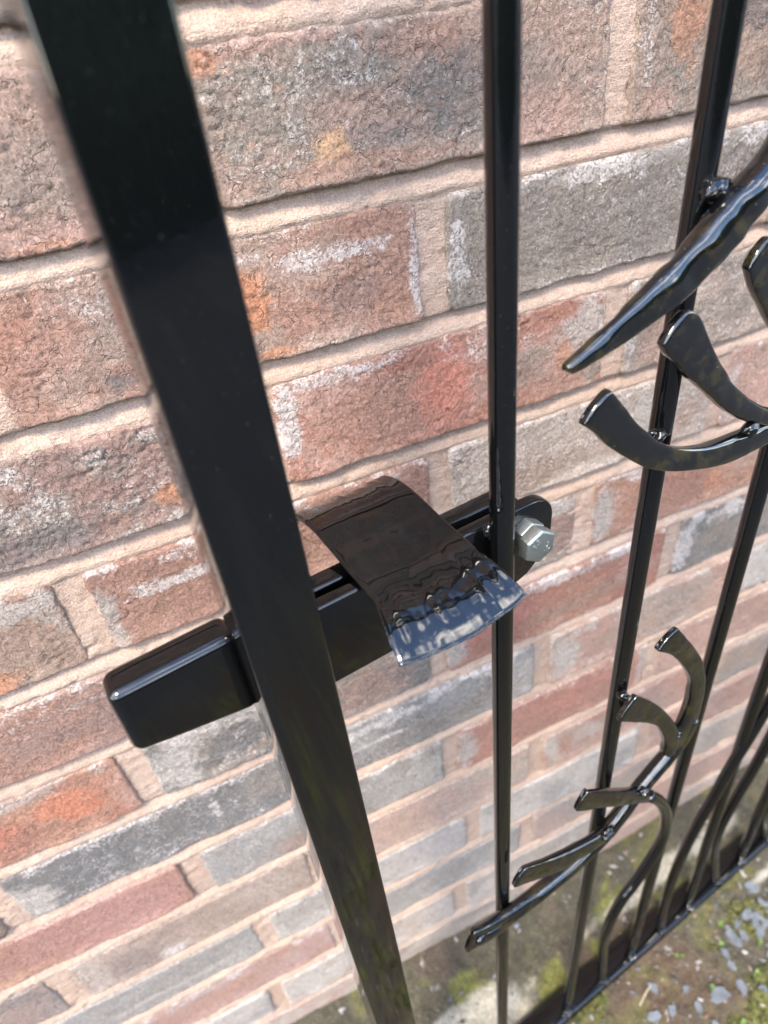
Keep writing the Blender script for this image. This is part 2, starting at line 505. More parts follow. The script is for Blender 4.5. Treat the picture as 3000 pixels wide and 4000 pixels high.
# looks of the bricks the photograph shows: (course, index of joint to its left in the fixed list)
# base, second tone, bloom, top-edge bloom, relief, blobs (u, v, ru, rv, colour, strength)
LOOK = {
 (1, -1): (GPK, PNK, .50, .6, 1.0, [(.75, .45, .12, .3, GRY, .6), (.9, .08, .2, .06, PNK, .6), (.72, .03, .06, .05, ORANGE, .5)]),
 (1, 0): (GPK, GRY, .50, .35, 1.25, [(.62, .55, .17, .33, DKB, .62), (.50, .85, .12, .12, RBR, .6), (.27, .27, .045, .10, SAND, .95), (.34, .10, .22, .10, ORB, .6),
                                    (.80, .2, .13, .22, PNK, .7), (.86, .62, .1, .3, GPK, .6), (.12, .96, .2, .06, PNK, .8), (.02, .9, .03, .1, ORANGE, .7), (.45, .30, .12, .1, DKB, .35)]),
 (1, 1): (BRN, GRY, .30, .3, 1.1, [(.16, .66, .06, .30, ORANGE, .55), (.08, .15, .06, .12, PNK, .7), (.04, .6, .03, .4, WHT, .55), (.34, .72, .10, .2, DKB, .6), (.5, .3, .1, .2, DRK, .5)]),
 (2, -1): (RBR, RED, .25, .3, .9, []),
 (2, 0): (RBR, GPK, .34, .45, .9, [(.28, .55, .10, .32, GRY, .55), (.56, .48, .055, .30, ORANGE, .85), (.20, .78, .1, .12, WHT, .5), (.52, .10, .06, .13, DKB, .85), (.60, .07, .05, .05, ORANGE, .7),
                                  (.78, .74, .15, .09, WHT, .75), (.52, .82, .12, .06, WHT, .6), (.80, .40, .10, .16, DKB, .35), (.94, .2, .07, .22, ORB, .8), (.985, .5, .02, .45, WHT, .8),
                                  (.24, .18, .06, .10, DKB, .8), (.08, .6, .12, .3, RED, .5)]),
 (2, 1): (GRY, (.205, .178, .15), .42, .75, .85, [(.03, .5, .03, .5, WHT, .7), (.97, .5, .02, .5, WHT, .4), (.5, .93, .5, .08, PAL, .5), (.73, .5, .012, .5, WHT, .5), (.4, .02, .4, .04, WHT, .5)]),
 (2, 2): (PAL, GRY, .55, .6, .9, []),
 (3, -1): (PUR, GRY, .62, .5, 1.3, [(.80, .28, .06, .13, ORANGE, .75), (.90, .33, .07, .16, ORANGE, .7), (.62, .18, .05, .10, RBR, .9), (.45, .2, .2, .15, DKB, .6), (.97, .5, .06, .4, ORB, .7), (.7, .97, .2, .05, PNK, .7)]),
 (3, 0): (RED, PNK, .34, .6, 1.1, [(.03, .6, .035, .35, WHT, .95), (.20, .93, .20, .07, WHT, .8), (.30, .45, .2, .4, RBR, .8), (.48, .5, .09, .45, (.50, .18, .12), .8), (.62, .78, .14, .16, WHT, .55),
                                  (.70, .45, .13, .22, GRY, .7), (.92, .70, .10, .3, PAL, .75), (.86, .45, .03, .2, ORANGE, .6), (.80, .15, .12, .15, RBR, .8), (.97, .2, .03, .2, GRY, .8)]),
 (3, 1): (GRY, TAN, .45, .65, .8, [(.03, .5, .03, .5, WHT, .7), (.6, .75, .3, .04, WHT, .7), (.12, .3, .08, .3, RBR, .4)]),
 (4, -1): (RBR, BRN, .22, .3, .8, [(.75, .85, .3, .14, PAL, .8), (.97, .75, .05, .25, PAL, .6), (.72, .1, .08, .15, ORANGE, .7), (.5, .35, .2, .2, BRN, .7)]),
 (4, 0): (RBR, (.31, .17, .125), .22, .75, .85, [(.22, .62, .16, .10, WHT, .85), (.45, .80, .16, .14, WHT, .8), (.38, .68, .05, .1, WHT, .7), (.02, .4, .03, .5, PAL, .8), (.42, .45, .08, .15, DKB, .3), (.85, .9, .15, .12, PNK, .6)]),
 (4, 1): (CRM, TAN, .62, .7, 1.1, [(.25, .2, .22, .22, BRN, .7), (.62, .25, .08, .12, ORB, .5), (.75, .6, .15, .3, PAL, .6), (.9, .35, .07, .3, GPK, .7)]),
 (4, 2): (PNK, GPK, .45, .6, .8, [(.03, .6, .03, .5, WHT, .6)]),
 (5, -1): (PUR, RBR, .30, .6, .8, [(.55, .5, .15, .3, DKB, .35), (.72, .30, .02, .04, WHT, .8), (.85, .93, .15, .08, WHT, .6), (.4, .75, .25, .05, WHT, .5)]),
 (5, 0): (PUR, GRY, .32, .6, .8, [(.15, .85, .2, .12, PAL, .7), (.93, .85, .08, .16, PAL, .9), (.45, .9, .3, .1, ORB, .5)]),
 (5, 1): (RBR, ORB, .42, .85, .9, [(.05, .5, .05, .5, PAL, .85), (.4, .45, .2, .3, RED, .6), (.62, .35, .10, .2, ORANGE, .45), (.75, .6, .14, .3, GPK, .8)]),
 (6, -1): (RED, ORB, .16, .55, .9, [(.82, .55, .10, .28, (.50, .17, .09), .8), (.6, .92, .3, .1, PAL, .6), (.97, .4, .04, .4, PNK, .6), (.55, .55, .1, .2, (.48, .17, .10), .6)]),
 (6, 0): (SLT, GRY, .50, .85, .8, [(.06, .4, .10, .6, PAL, .9), (.28, .85, .3, .14, PAL, .7), (.5, .2, .15, .2, BRN, .6), (.78, .4, .15, .4, RBR, .5)]),
 (6, 1): (RED, RBR, .34, .9, .9, [(.04, .5, .05, .5, PAL, .85), (.25, .55, .15, .35, (.36, .14, .11), .7), (.6, .3, .3, .2, BRN, .6), (.5, .92, .5, .1, WHT, .7), (.85, .6, .1, .3, PNK, .6)]),
 (6, 2): (GRY, SLT, .40, .95, .8, [(.04, .5, .06, .5, WHT, .8), (.3, .85, .25, .15, WHT, .7)]),
 (7, 0): (SLT, (.125, .132, .132), .52, .7, .7, [(.04, .35, .08, .4, PAL, .95), (.72, .55, .02, .35, WHT, .8), (.93, .6, .10, .4, GRY, .6), (.5, .97, .5, .05, WHT, .7)]),
 (7, 1): (BLU, SLT, .55, .9, .8, [(.3, .80, .35, .12, WHT, .8), (.3, .45, .3, .05, WHT, .8), (.94, .5, .07, .5, PAL, .8), (.6, .3, .3, .25, GRY, .6)]),
 (7, 2): (PNK, TAN, .34, .6, .7, [(.08, .5, .08, .5, PAL, .9), (.5, .4, .3, .3, BRN, .5)]),
 (8, -1): (RED, (.36, .155, .12), .10, .2, .7, [(.2, .15, .2, .1, SAND, .4)]),
 (8, 0): (GRY, BLU, .40, .6, .7, [(.05, .5, .06, .5, BLU, .8), (.35, .2, .15, .2, RBR, .5), (.92, .5, .1, .5, PAL, .6)]),
 (8, 1): (RED, (.36, .125, .08), .14, .6, .7, [(.04, .5, .05, .5, PAL, .85), (.97, .6, .03, .5, PAL, .7)]),
 (8, 2): (PNK, RBR, .25, .5, .7, []),
 (9, -1): (PUR, DRK, .30, .4, .8, [(.7, .7, .1, .1, WHT, .6), (.85, .4, .1, .3, PUR, .7)]),
 (9, 0): (BRN, GPK, .30, .3, .7, [(.20, .35, .12, .4, (.19, .13, .11), .9), (.36, .2, .06, .2, WHT, .8), (.06, .4, .06, .5, CRM, .6), (.85, .5, .15, .4, TAN, .7)]),
 (9, 1): (TAN, PNK, .28, .4, .7, [(.3, .5, .2, .4, (.42, .23, .16), .5)]),
 (9, 2): (RED, RBR, .22, .5, .7, [(.05, .5, .05, .5, PAL, .8), (.25, .6, .1, .2, PAL, .5)]),
 (10, -1): (BLU, SLT, .35, .4, .7, [(.6, .3, .3, .08, PAL, .8)]),
 (10, 0): (PAL, BLU, .45, .5, .7, [(.2, .6, .2, .3, GRY, .5), (.8, .6, .2, .3, (.40, .35, .33), .8)]),
 (10, 1): (BLU, PAL, .40, .7, .7, [(.5, .8, .4, .2, PAL, .7)]),
 (11, -1): (PAL, BLU, .40, .4, .7, []),
 (11, 0): (RED, (.35, .15, .12), .15, .8, .6, [(.25, .85, .3, .14, WHT, .6)]),
 (11, 1): (BLU, SLT, .25, .4, .6, []),
 (12, -1): (BLU, PAL, .45, .5, .7, []),
 (12, 0): (TAN, PAL, .35, .4, .6, [(.3, .5, .2, .4, PAL, .6)]),
 (12, 1): (PAL, GRY, .30, .4, .6, []),
 (13, 0): (PNK, TAN, .30, .4, .7, [(.6, .5, .2, .4, PAL, .5)]),
 (13, 1): (GRY, TAN, .30, .4, .6, []),
}

def brick_arrays(L, H, res, look, seed, course=0):
    rs = np.random.RandomState(seed)
    base, second, bloom, topb, relief, blobs = look
    nx, ny = max(5, int(L / res) + 1), max(4, int(H / res) + 1)
    u, v = np.linspace(0, 1, nx), np.linspace(0, 1, ny)
    U, V = np.meshgrid(u, v, indexing='ij')
    X, Z = U * L, V * H
    k = 1000.0
    so = seed * 3.17
    # ragged outline
    eb = 0.0011 * fbm(X * k / 14 + so, X * 0 + 1.3, 4, seed, 0.6) + 0.0010 * rs.randn()
    et = 0.0010 * fbm(X * k / 16 + so, X * 0 + 7.7, 4, seed + 1, 0.6) + 0.0009 * rs.randn()
    el = 0.0014 * fbm(Z * k / 13 + so, Z * 0 + 3.1, 4, seed + 2, 0.6)
    er = 0.0014 * fbm(Z * k / 13 + so, Z * 0 + 5.3, 4, seed + 3, 0.6)
    Xw = X + el * (1 - U) ** 3 + er * U ** 3
    Zw = Z + eb * (1 - V) ** 2 + et * V ** 2
    # distance to a rounded outline
    r = 0.0035 + 0.003 * rs.rand()
    qx = np.abs(X - L / 2) - (L / 2 - r)
    qz = np.abs(Z - H / 2) - (H / 2 - r)
    sdv = np.hypot(np.maximum(qx, 0), np.maximum(qz, 0)) + np.minimum(np.maximum(qx, qz), 0) - r
    d = -sdv + 0.0009 * fbm(X * k / 6, Z * k / 6, 3, seed + 4)
    er_ = 0.0019
    t = np.clip(1 - d / er_, 0, 1)
    h = -0.0024 * (1 - np.sqrt(np.clip(1 - t * t, 0, 1))) - 0.012 * sm(0.0, -0.0025, d)
    # face relief
    a = relief
    tilt = (rs.rand() - .5) * 0.0022 * (U - .5) * 2 + (rs.rand() - .5) * 0.0016 * (V - .5) * 2
    low = 0.0010 * fbm(X * k / 45 + so, Z * k / 32, 3, seed + 5)
    wx = X * k + 4 * fbm(X * k / 22, Z * k / 22, 2, seed + 6)
    wz = Z * k + 4 * fbm(X * k / 22 + 9, Z * k / 22, 2, seed + 7)
    cre = 1 - np.abs(fbm(wx / 15 + 0.5 * wz / 15, wz / 7.5, 3, seed + 8))
    cmask = sm(-0.1, 0.45, fbm(X * k / 38 + 3, Z * k / 30, 2, seed + 9))
    cr_ = -0.0011 * sm(0.88, 1.0, cre) * cmask
    mid = 0.00048 * fbm(X * k / 4.2, Z * k / 3.2, 4, seed + 10, 0.65)
    fin = 0.0
    if res < 0.003:
        fin = 0.00042 * vn(X * k / 1.9, Z * k / 1.6, seed + 11)
    lip = 0.0004 * sm(0.2, 0, V) + 0.0016 * sm(0.16, 0.0, V) * sm(-0.2, 0.5, fbm(X * k / 25 + 2, X * 0, 3, seed + 12))
    inner = sm(0.0, 0.004, d)
    h = h + tilt + 0.0012 * rs.randn() * 0.6 + (low + a * (cr_ + mid + fin)) * (0.4 + 0.6 * inner) + lip
    # ---- pigment
    f1 = fbm(X * k / 40 + so, Z * k / 28, 4, seed + 20, 0.6)
    f2 = fbm(X * k / 14 + so, Z * k / 11, 4, seed + 21, 0.6)
    f3 = fbm(X * k / 5.0 + so, Z * k / 4.0, 3, seed + 22, 0.65)
    c = np.array(base) + (np.array(second) - np.array(base)) * sm(-0.35, 0.35, f1 + 0.4 * f2)[..., None]
    c = c * (1 + 0.16 * f2)[..., None]
    white = bloom * sm(-0.55, 0.45, f2 + 0.5 * f1 + 0.1)
    for (bu, bv, ru, rv, bc, st) in blobs:
        q = ((U - bu) / ru) ** 2 + ((V - bv) / rv) ** 2
        e = np.exp(-q * 0.8) + 0.42 * f2 + 0.30 * f3 + 0.10 * f1
        msk = sm(0.26, 0.78, e) * st
        if bc is WHT:
            white = np.maximum(white, sm(0.12, 0.85, e) * st * 1.05)
            c = c + (np.array(WHT) * .7 - c) * (msk * 0.18)[..., None]
        else:
            c = c + (np.array(bc) - c) * msk[..., None]
            white = white * (1 - 0.75 * msk)
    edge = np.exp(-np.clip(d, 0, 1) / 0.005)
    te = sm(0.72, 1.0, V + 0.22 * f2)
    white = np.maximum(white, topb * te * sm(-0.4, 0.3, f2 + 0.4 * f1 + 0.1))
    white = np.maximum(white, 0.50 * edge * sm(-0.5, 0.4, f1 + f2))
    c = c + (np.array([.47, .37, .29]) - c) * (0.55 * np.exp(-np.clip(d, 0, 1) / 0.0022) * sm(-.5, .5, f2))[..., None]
    c = c + (np.array([.43, .305, .245]) - c) * 0.10
    haze = 0.44 * sm(5.5, 11.0, float(course))            # veiling haze painted in as paler pigment on the lower courses
    c = c + (np.array([.47, .415, .365]) - c) * (haze * (0.8 + 0.5 * f1))[..., None]
    tint = np.concatenate([np.clip(c, 0.02, 0.8), np.clip(white, 0, 1)[..., None]], -1)
    P = np.stack([Xw, -h, Zw], -1).reshape(-1, 3)
    T = tint.reshape(-1, 4)
    Q = grid_quads(nx, ny)
    # skirt back into the mortar
    idx = np.arange(nx * ny).reshape(nx, ny)
    ring = np.concatenate([idx[:, 0], idx[-1, 1:], idx[-2::-1, -1], idx[0, -2:0:-1]])
    R1 = P[ring].copy()
    R1[:, 1] = 0.03
    n0 = len(P)
    m = len(ring)
    i = np.arange(m)
    j = (i + 1) % m
    Q2 = np.stack([ring[i], n0 + i, n0 + j, ring[j]], 1)
    return np.concatenate([P, R1]), np.concatenate([Q, Q2]), np.concatenate([T, T[ring]])

BR = []            # (x0, x1, z0, z1) of every brick, for the mortar
stuffV, stuffQ, stuffT, nst = [], [], [], 0
for k in range(-13, 14):
    jj = joints(k)
    fixed0 = {1: 49, 2: -68, 3: 50, 4: -73, 5: 40, 6: -91, 7: -214, 8: -93, 9: -225, 10: -66, 11: -212, 12: -85, 13: -205}.get(k)
    i0 = min(range(len(jj)), key=lambda i: abs(jj[i] - fixed0 / 1000)) if fixed0 is not None else 0
    zb = -(k - 1) * COURSE
    for i in range(len(jj) - 1):
        seed = (k + 20) * 131 + i * 7
        rs = np.random.RandomState(seed)
        gap = 0.0145 + 0.003 * rs.rand()
        x0, x1 = jj[i] + gap / 2, jj[i + 1] - gap / 2
        z0, z1 = zb, zb + COURSE - JT
        look = LOOK.get((k, i - i0)) if fixed0 is not None else None
        if look is None:
            look = (PALETTE[rs.randint(len(PALETTE))], PALETTE[rs.randint(len(PALETTE))], .2 + .3 * rs.rand(), .5 * rs.rand() + .3, .9, [])
        solo = x1 > -0.62 and x0 < 1.05 and k >= -2
        seen = fixed0 is not None and (k, i - i0) in LOOK
        res = 0.0125
        if seen:
            res = 0.00125 if k <= 6 else (0.0018 if k <= 9 else 0.0026)
        elif solo:
            res = 0.0045
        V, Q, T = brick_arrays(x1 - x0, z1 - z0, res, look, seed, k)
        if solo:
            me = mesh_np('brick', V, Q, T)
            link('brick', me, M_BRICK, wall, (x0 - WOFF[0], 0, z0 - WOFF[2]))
            BR.append((x0, x1, z0, z1))
        else:
            V = V + np.array([x0, 0, z0]) - WOFF
            stuffV.append(V)
            stuffQ.append(Q + nst)
            stuffT.append(T)
            nst += len(V)
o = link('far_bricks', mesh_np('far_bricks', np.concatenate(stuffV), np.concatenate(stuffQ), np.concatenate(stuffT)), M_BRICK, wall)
tag(o, kind='stuff')

# mortar: fine relief where the photograph looks, a plain slab round it
mx_ = np.arange(-0.36, 0.90, 0.0016)
mz_ = np.arange(-0.93, 0.16, 0.0016)
MX, MZ = np.meshgrid(mx_, mz_, indexing='ij')
inside = np.zeros(MX.shape, bool)
for (x0, x1, z0, z1) in BR:
    if x1 < -0.4 or x0 > 0.95 or z0 > 0.2:
        continue
    a0, a1 = np.searchsorted(mx_, (x0 + 0.008, x1 - 0.008))
    b0, b1 = np.searchsorted(mz_, (z0 + 0.008, z1 - 0.008))
    inside[a0:a1, b0:b1] = True
ph = np.mod(-MZ, COURSE)                     # 0 at the underside of a brick, growing downwards
bed = np.clip(ph / JT, 0, 1)
rec = 0.0060 - 0.0048 * sm(0.0, 0.85, bed)
rec = np.where(ph > JT + 0.0005, 0.0024, rec)
rec = rec + 0.0011 * fbm(MX * 1000 / 30, MZ * 1000 / 14, 4, 900, 0.55) + 0.00045 * vn(MX * 1000 / 3.3, MZ * 1000 / 2.4, 905)
rec = rec + 0.0012 * sm(0.3, 0.6, fbm(MX * 1000 / 9 + 4, MZ * 1000 / 7, 3, 911))
Vm = np.stack([MX, rec, MZ], -1).reshape(-1, 3) - WOFF
Qm = grid_quads(len(mx_), len(mz_))
ok = ~(inside.ravel()[Qm].all(1))
Qm = Qm[ok]
used = np.unique(Qm)
rem = np.zeros(len(Vm), np.int32)
rem[used] = np.arange(len(used))
link('mortar_joint', mesh_np('mortar_joint', Vm[used], rem[Qm]), M_MORTAR, wall)

V, Q = box_np(-2.6, 3.4, 0.0092, 0.22, -0.97, 1.09)
link('mortar_core', mesh_np('mortar_core', V - WOFF, Q, smooth=False), M_MORTAR, wall)

# ------------------------------------------------------------------ the gate
PSI = math.radians(7.3)
BASE = -0.905
gate = empty('gate', (0.13, -0.137, BASE), PSI)
tag(gate, 'black gloss wrought iron garden gate with thumb latch and forged leaf scrolls', 'gate')
# gate coordinates: s along the gate, z world height, n towards the viewer
def G(P):
    P = np.asarray(P, float)
    return np.stack([P[:, 0], -P[:, 2], P[:, 1] - BASE], 1)      # rows (s, z, n)

def part(name, me, m, parent=None):
    return link(name, me, m, parent or gate)

def from_bm(name, bm, smooth=True, angle=35):
    me = bpy.data.meshes.new(name)
    bmesh.ops.recalc_face_normals(bm, faces=bm.faces)
    bm.to_mesh(me)
    bm.free()
    if smooth:
        me.polygons.foreach_set('use_smooth', np.ones(len(me.polygons), bool))
        try:
            me.set_sharp_from_angle(angle=math.radians(angle))
        except Exception:
            pass
    return me

def bevel_box(s0, s1, z0, z1, n0, n1, r, seg=4):
    bm = bmesh.new()
    bmesh.ops.create_cube(bm, size=1)
    for v in bm.verts:
        v.co = Vector((s0 + (v.co.x + .5) * (s1 - s0), -(n0 + (.5 - v.co.y) * (n1 - n0)), z0 + (v.co.z + .5) * (z1 - z0) - BASE))
    bmesh.ops.bevel(bm, geom=bm.edges[:], offset=r, segments=seg, profile=0.5, affect='EDGES')
    return bm

def outline_plate(pts, n0, n1, r=0.0012, seg=3):
    bm = bmesh.new()
    f = bm.faces.new([bm.verts.new((s, -n1, z - BASE)) for s, z in pts])
    ext = bmesh.ops.extrude_face_region(bm, geom=[f])
    vs = [g for g in ext['geom'] if isinstance(g, bmesh.types.BMVert)]
    for v in vs:
        v.co.y = -n0
    bmesh.ops.recalc_face_normals(bm, faces=bm.faces)
    ed = [e for e in bm.edges if len(e.link_faces) == 2 and e.calc_face_angle(0) > math.radians(50)]
    bmesh.ops.bevel(bm, geom=ed, offset=r, segments=seg, profile=0.5, affect='EDGES')
    return bm

def catmull(P, m):
    P = np.asarray(P, float)
    d = np.concatenate([[0], np.cumsum(np.linalg.norm(np.diff(P, axis=0), axis=1))])
    t = np.linspace(0, d[-1], m)
    Pe = np.vstack([2 * P[0] - P[1], P, 2 * P[-1] - P[-2]])
    outp = np.zeros((m, P.shape[1]))
    for q, tt in enumerate(t):
        i = min(max(np.searchsorted(d, tt, 'right') - 1, 0), len(P) - 2)
        f = (tt - d[i]) / max(d[i + 1] - d[i], 1e-9)
        a, b, c, e = Pe[i], Pe[i + 1], Pe[i + 2], Pe[i + 3]
        outp[q] = 0.5 * (2 * b + (c - a) * f + (2 * a - 5 * b + 4 * c - e) * f * f + (3 * b - a - 3 * c + e) * f ** 3)
    return outp

def forging(name, up, lo, n, half_n, expo, m, parent=None, M=64, K=28, ham=0.00035, seed=1, cap=(1, 1), rnd=1.6):
    """a forged bar between two outlines (mm, gate plane); half_n and expo run along it"""
    up, lo = catmull(np.array(up) / 1000, M), catmull(np.array(lo) / 1000, M)
    tt = np.linspace(0, 1, M)
    hn = np.interp(tt, np.linspace(0, 1, len(half_n)), half_n) / 1000
    ex = np.interp(tt, np.linspace(0, 1, len(expo)), expo)
    nn = np.interp(tt, np.linspace(0, 1, len(n)), n) / 1000
    th = np.linspace(0, 2 * math.pi, K, endpoint=False)
    c, w = (up + lo) / 2, (up - lo) / 2
    rings = []
    lump = 1 + (ham / 0.001) * 0.20 * fbm(tt * 13.0 + seed * 1.7, tt * 0, 3, seed + 3)
    def ring(i, sc, off):
        off = np.asarray(off, float) * np.ones(2)
        cs, sn = np.cos(th), np.sin(th)
        a = np.sign(cs) * np.abs(cs) ** (2 / ex[i])
        b = np.sign(sn) * np.abs(sn) ** (2 / ex[i])
        hb = ham * fbm(np.full(K, i * 0.16) + seed, np.cos(th) * 1.3 + np.sin(th) * 0.7 + 5, 2, seed) / 0.001
        hw = np.linalg.norm(w[i]) * (lump[i] if ham > 0 else 1)
        s_w = (hw - (1 - sc) * min(hw, hn[i]) + hb * 0.001) / max(hw, 1e-6)
        s_n = hn[i] * sc * (lump[i] if ham > 0 else 1) + hb * 0.001
        p = c[i] + off * (1 + rnd * (1 - a * a))[:, None] + w[i] * (a * s_w)[:, None]
        return np.column_stack([p, nn[i] + b * s_n])
    d0 = c[0] - c[1]
    d0 /= np.linalg.norm(d0)
    d1 = c[-1] - c[-2]
    d1 /= np.linalg.norm(d1)
    e0, e1 = hn[0] * 0.45 * cap[0], hn[-1] * 0.45 * cap[1]
    for sc, f in ((0.45, 1.0), (0.75, 0.75), (0.93, 0.35)):
        rings.append(ring(0, sc, d0 * e0 * f))
    for i in range(M):
        rings.append(ring(i, 1, 0))
    for sc, f in ((0.93, 0.35), (0.75, 0.75), (0.45, 1.0)):
        rings.append(ring(M - 1, sc, d1 * e1 * f))
    A = np.array(rings)
    nr = len(A)
    V = np.vstack([A.reshape(-1, 3), A[0].mean(0), A[-1].mean(0)])
    i, j = np.meshgrid(np.arange(nr - 1), np.arange(K), indexing='ij')
    i, j = i.ravel(), j.ravel()
    j2 = (j + 1) % K
    Q = [tuple(q) for q in np.stack([i * K + j, i * K + j2, (i + 1) * K + j2, (i + 1) * K + j], 1)]
    for j in range(K):
        Q.append((nr * K, (j + 1) % K, j))
        Q.append((nr * K + 1, (nr - 1) * K + j, (nr - 1) * K + (j + 1) % K))
    me = bpy.data.meshes.new(name)
    me.from_pydata([tuple(x) for x in G(V)], [], [tuple(int(a) for a in q) for q in Q])
    me.polygons.foreach_set('use_smooth', np.ones(len(me.polygons), bool))
    bm = bmesh.new()
    bm.from_mesh(me)
    bmesh.ops.recalc_face_normals(bm, faces=bm.faces)
    bm.to_mesh(me)
    bm.free()
    return part(name, me, m, parent)

def rod(name, pts, n, r, m=None, parent=None, ham=0.0, M=40, expo=2.0, seed=3):
    """round bar along a centre line (mm)"""
    P = catmull(np.array(pts, float) / 1000, M)
    t = np.gradient(P, axis=0)
    t /= np.linalg.norm(t, axis=1)[:, None]
    nv = np.stack([-t[:, 1], t[:, 0]], 1) * r / 1000
    return forging(name, (P + nv) * 1000, (P - nv) * 1000, n, [r], [expo], m or M_PAINT, parent, M=M, K=28, ham=ham, seed=seed, cap=(.3, .3))

def weld(parent, s, z, n, r, seed, sq=(1, .7, 1)):
    """a lumpy painted weld bead"""
    bm = bmesh.new()
    g = bmesh.ops.create_icosphere(bm, subdivisions=4, radius=1.0)
    P = np.array([v.co for v in bm.verts])
    f = 0.82 + 0.22 * fbm(P[:, 0] * 1.4 + seed, P[:, 1] * 1.9 + P[:, 2] * 1.3, 3, seed) + 0.05 * np.cos(np.arctan2(P[:, 1], P[:, 0]) * 4 + seed)
    f = f + 0.04 * fbm(P[:, 0] * 4 + seed, P[:, 2] * 5 + P[:, 1] * 3, 2, seed + 1)
    P = P * f[:, None] * r * 1.25 * np.array([sq[0], sq[2], sq[1]]) + np.array([s, -n, z - BASE])
    for v, c in zip(bm.verts, P):
        v.co = c
    return part('weld', from_bm('weld', bm, angle=180), M_PAINT, parent)

# left stile: square tube
stile = part('stile', from_bm('stile', bevel_box(-.1306, -.1035, -.905, .470, -.0163, .0125, .0017, 5)), M_PAINT)
# bottom rail and top rail
part('bottom_rail', from_bm('bottom_rail', bevel_box(-.1030, .690, -.905, -.8795, -.0195, .0085, .0034, 5)), M_PAINT)
part('top_rail', from_bm('top_rail', bevel_box(-.1030, .690, .444, .469, -.0125, .0125, .0022, 4)), M_PAINT)
part('stile', from_bm('stile', bevel_box(.6905, .7170, -.905, .470, -.0125, .0125, .0030, 5)), M_PAINT)

# upright round bars: foot, middle, top
RB = 5.15
for q, pts in enumerate(([(-14.5, -881), (-15.9, -100), (-17.6, 445)], [(80.4, -881), (75.3, -239), (69.5, 445)],
                         [(182.6, -881), (172.5, -333), (158, 445)], [(282.7, -881), (262, -418), (250, 445)],
                         [(382, -881), (367, -418), (355, 445)], [(483, -881), (470, -300), (460, 445)], [(584, -881), (572, -300), (562, 445)])):
    b = rod('bar', pts, [0], RB, M=30)
    weld(b, pts[0][0] / 1000, -.8780, .0030, .0064, 40 + q)

# curved scroll bars rising from the bottom rail
for q, pts in enumerate(([(136, -881), (131, -830), (122, -740), (124, -690), (133, -655), (146, -637), (159, -608), (167, -584), (168.7, -557), (163, -526), (153.4, -497), (138.8, -468), (122, -443)],
                         [(234, -881), (224, -787), (225, -690), (232, -629), (244, -583), (255, -538), (268, -500), (282, -453), (300, -395), (330, -320), (370, -270)],
                         [(336, -881), (302, -767), (289, -700), (291, -655), (298, -620), (307, -580), (313, -535), (322, -461), (345, -400), (385, -370)],
                         [(436, -881), (408, -811), (394, -754), (396, -707), (405, -663), (420, -600), (425, -550), (415, -500)],
                         [(534, -881), (500, -767), (490, -690), (497, -640), (515, -560)])):
    b = rod('scroll_bar', pts, [0, 0, 2, 5, 8] if q == 0 else [0, 0, 2, 4, 6], RB, M=70)
    weld(b, pts[0][0] / 1000, -.8780, .0030, .0064, 60 + q)

# the big tapering branch at the upper right
br_up = [[0.4, -36.4], [7.5, -33.8], [15.4, -30.5], [35.2, -20.9], [50.2, -12.6], [59.5, -6.6], [66.6, -1.1], [82.1, 8.0], [96.2, 18.3], [112, 31], [130, 50], [150, 84]]
br_lo = [[3.6, -40.9], [11.5, -40.2], [20.1, -38.9], [40.6, -33.7], [56.3, -29.0], [64.7, -23.4], [76.7, -15.9], [86.7, -5.4], [103.6, 8.4], [120, 21], [139, 40], [160, 78]]
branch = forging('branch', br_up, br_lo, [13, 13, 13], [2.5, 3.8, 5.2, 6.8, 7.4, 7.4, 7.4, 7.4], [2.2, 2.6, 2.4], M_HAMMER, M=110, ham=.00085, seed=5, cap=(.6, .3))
weld(branch, .0725, .0030, .0066, .0050, 11, (1.25, .8, .9))

# leaf-ended bars of the upper spray
HN = [2.3, 2.6, 3.2, 4.2, 5.0, 5.2]
EX = [6.0, 5.5, 4.0, 3.0, 2.4, 2.2]
leaf_up = [[57.4, -33.3], [61.7, -35.6], [67.1, -41.8], [77.0, -55.2], [85.9, -66.0], [99.8, -79.8], [117.5, -93.8], [135.8, -105.0], [153, -110.5], [172, -112]]
leaf_lo = [[45.4, -43.6], [48.9, -48.3], [56.4, -54.8], [63.7, -62.6], [78.4, -75.3], [94.6, -89.4], [111.5, -101.5], [129, -111.0], [150, -119], [171, -121]]
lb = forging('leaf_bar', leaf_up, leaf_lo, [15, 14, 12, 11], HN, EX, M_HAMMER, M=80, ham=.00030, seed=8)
leaf2_up = [[23.3, -54.4], [31.9, -64.6], [39.5, -74.2], [47.9, -82.4], [56.7, -90.3], [70.5, -99.2], [90.2, -106.3], [109.9, -109.2], [125.3, -110.8], [147.0, -110.9], [175, -108], [215, -98], [250, -80]]
leaf2_lo = [[10.6, -64.4], [17.6, -70.8], [25.1, -79.3], [35.6, -88.9], [48.6, -99.4], [62.0, -107.8], [78.6, -114.9], [99.1, -121.6], [120.0, -124.6], [148, -124.9], [178, -121.5], [221, -110], [258, -90]]
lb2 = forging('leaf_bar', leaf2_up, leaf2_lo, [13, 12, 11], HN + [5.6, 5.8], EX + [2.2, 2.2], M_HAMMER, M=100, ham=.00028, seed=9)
weld(lb2, .0620, -.0930, .0075, .0036, 14, (1, 1, 1))
weld(lb2, .1180, -.1080, .0150, .0034, 15, (1.4, 1, 1))
lf3_up = [[100.0, -17.9], [105.8, -20.3], [117.2, -32.1], [136.2, -51.5], [155, -67], [180, -80], [215, -88]]
lf3_lo = [[90.7, -28.0], [95.5, -35.2], [104.1, -45.4], [119.8, -61.4], [143, -78.8], [174, -92], [212, -99.5]]
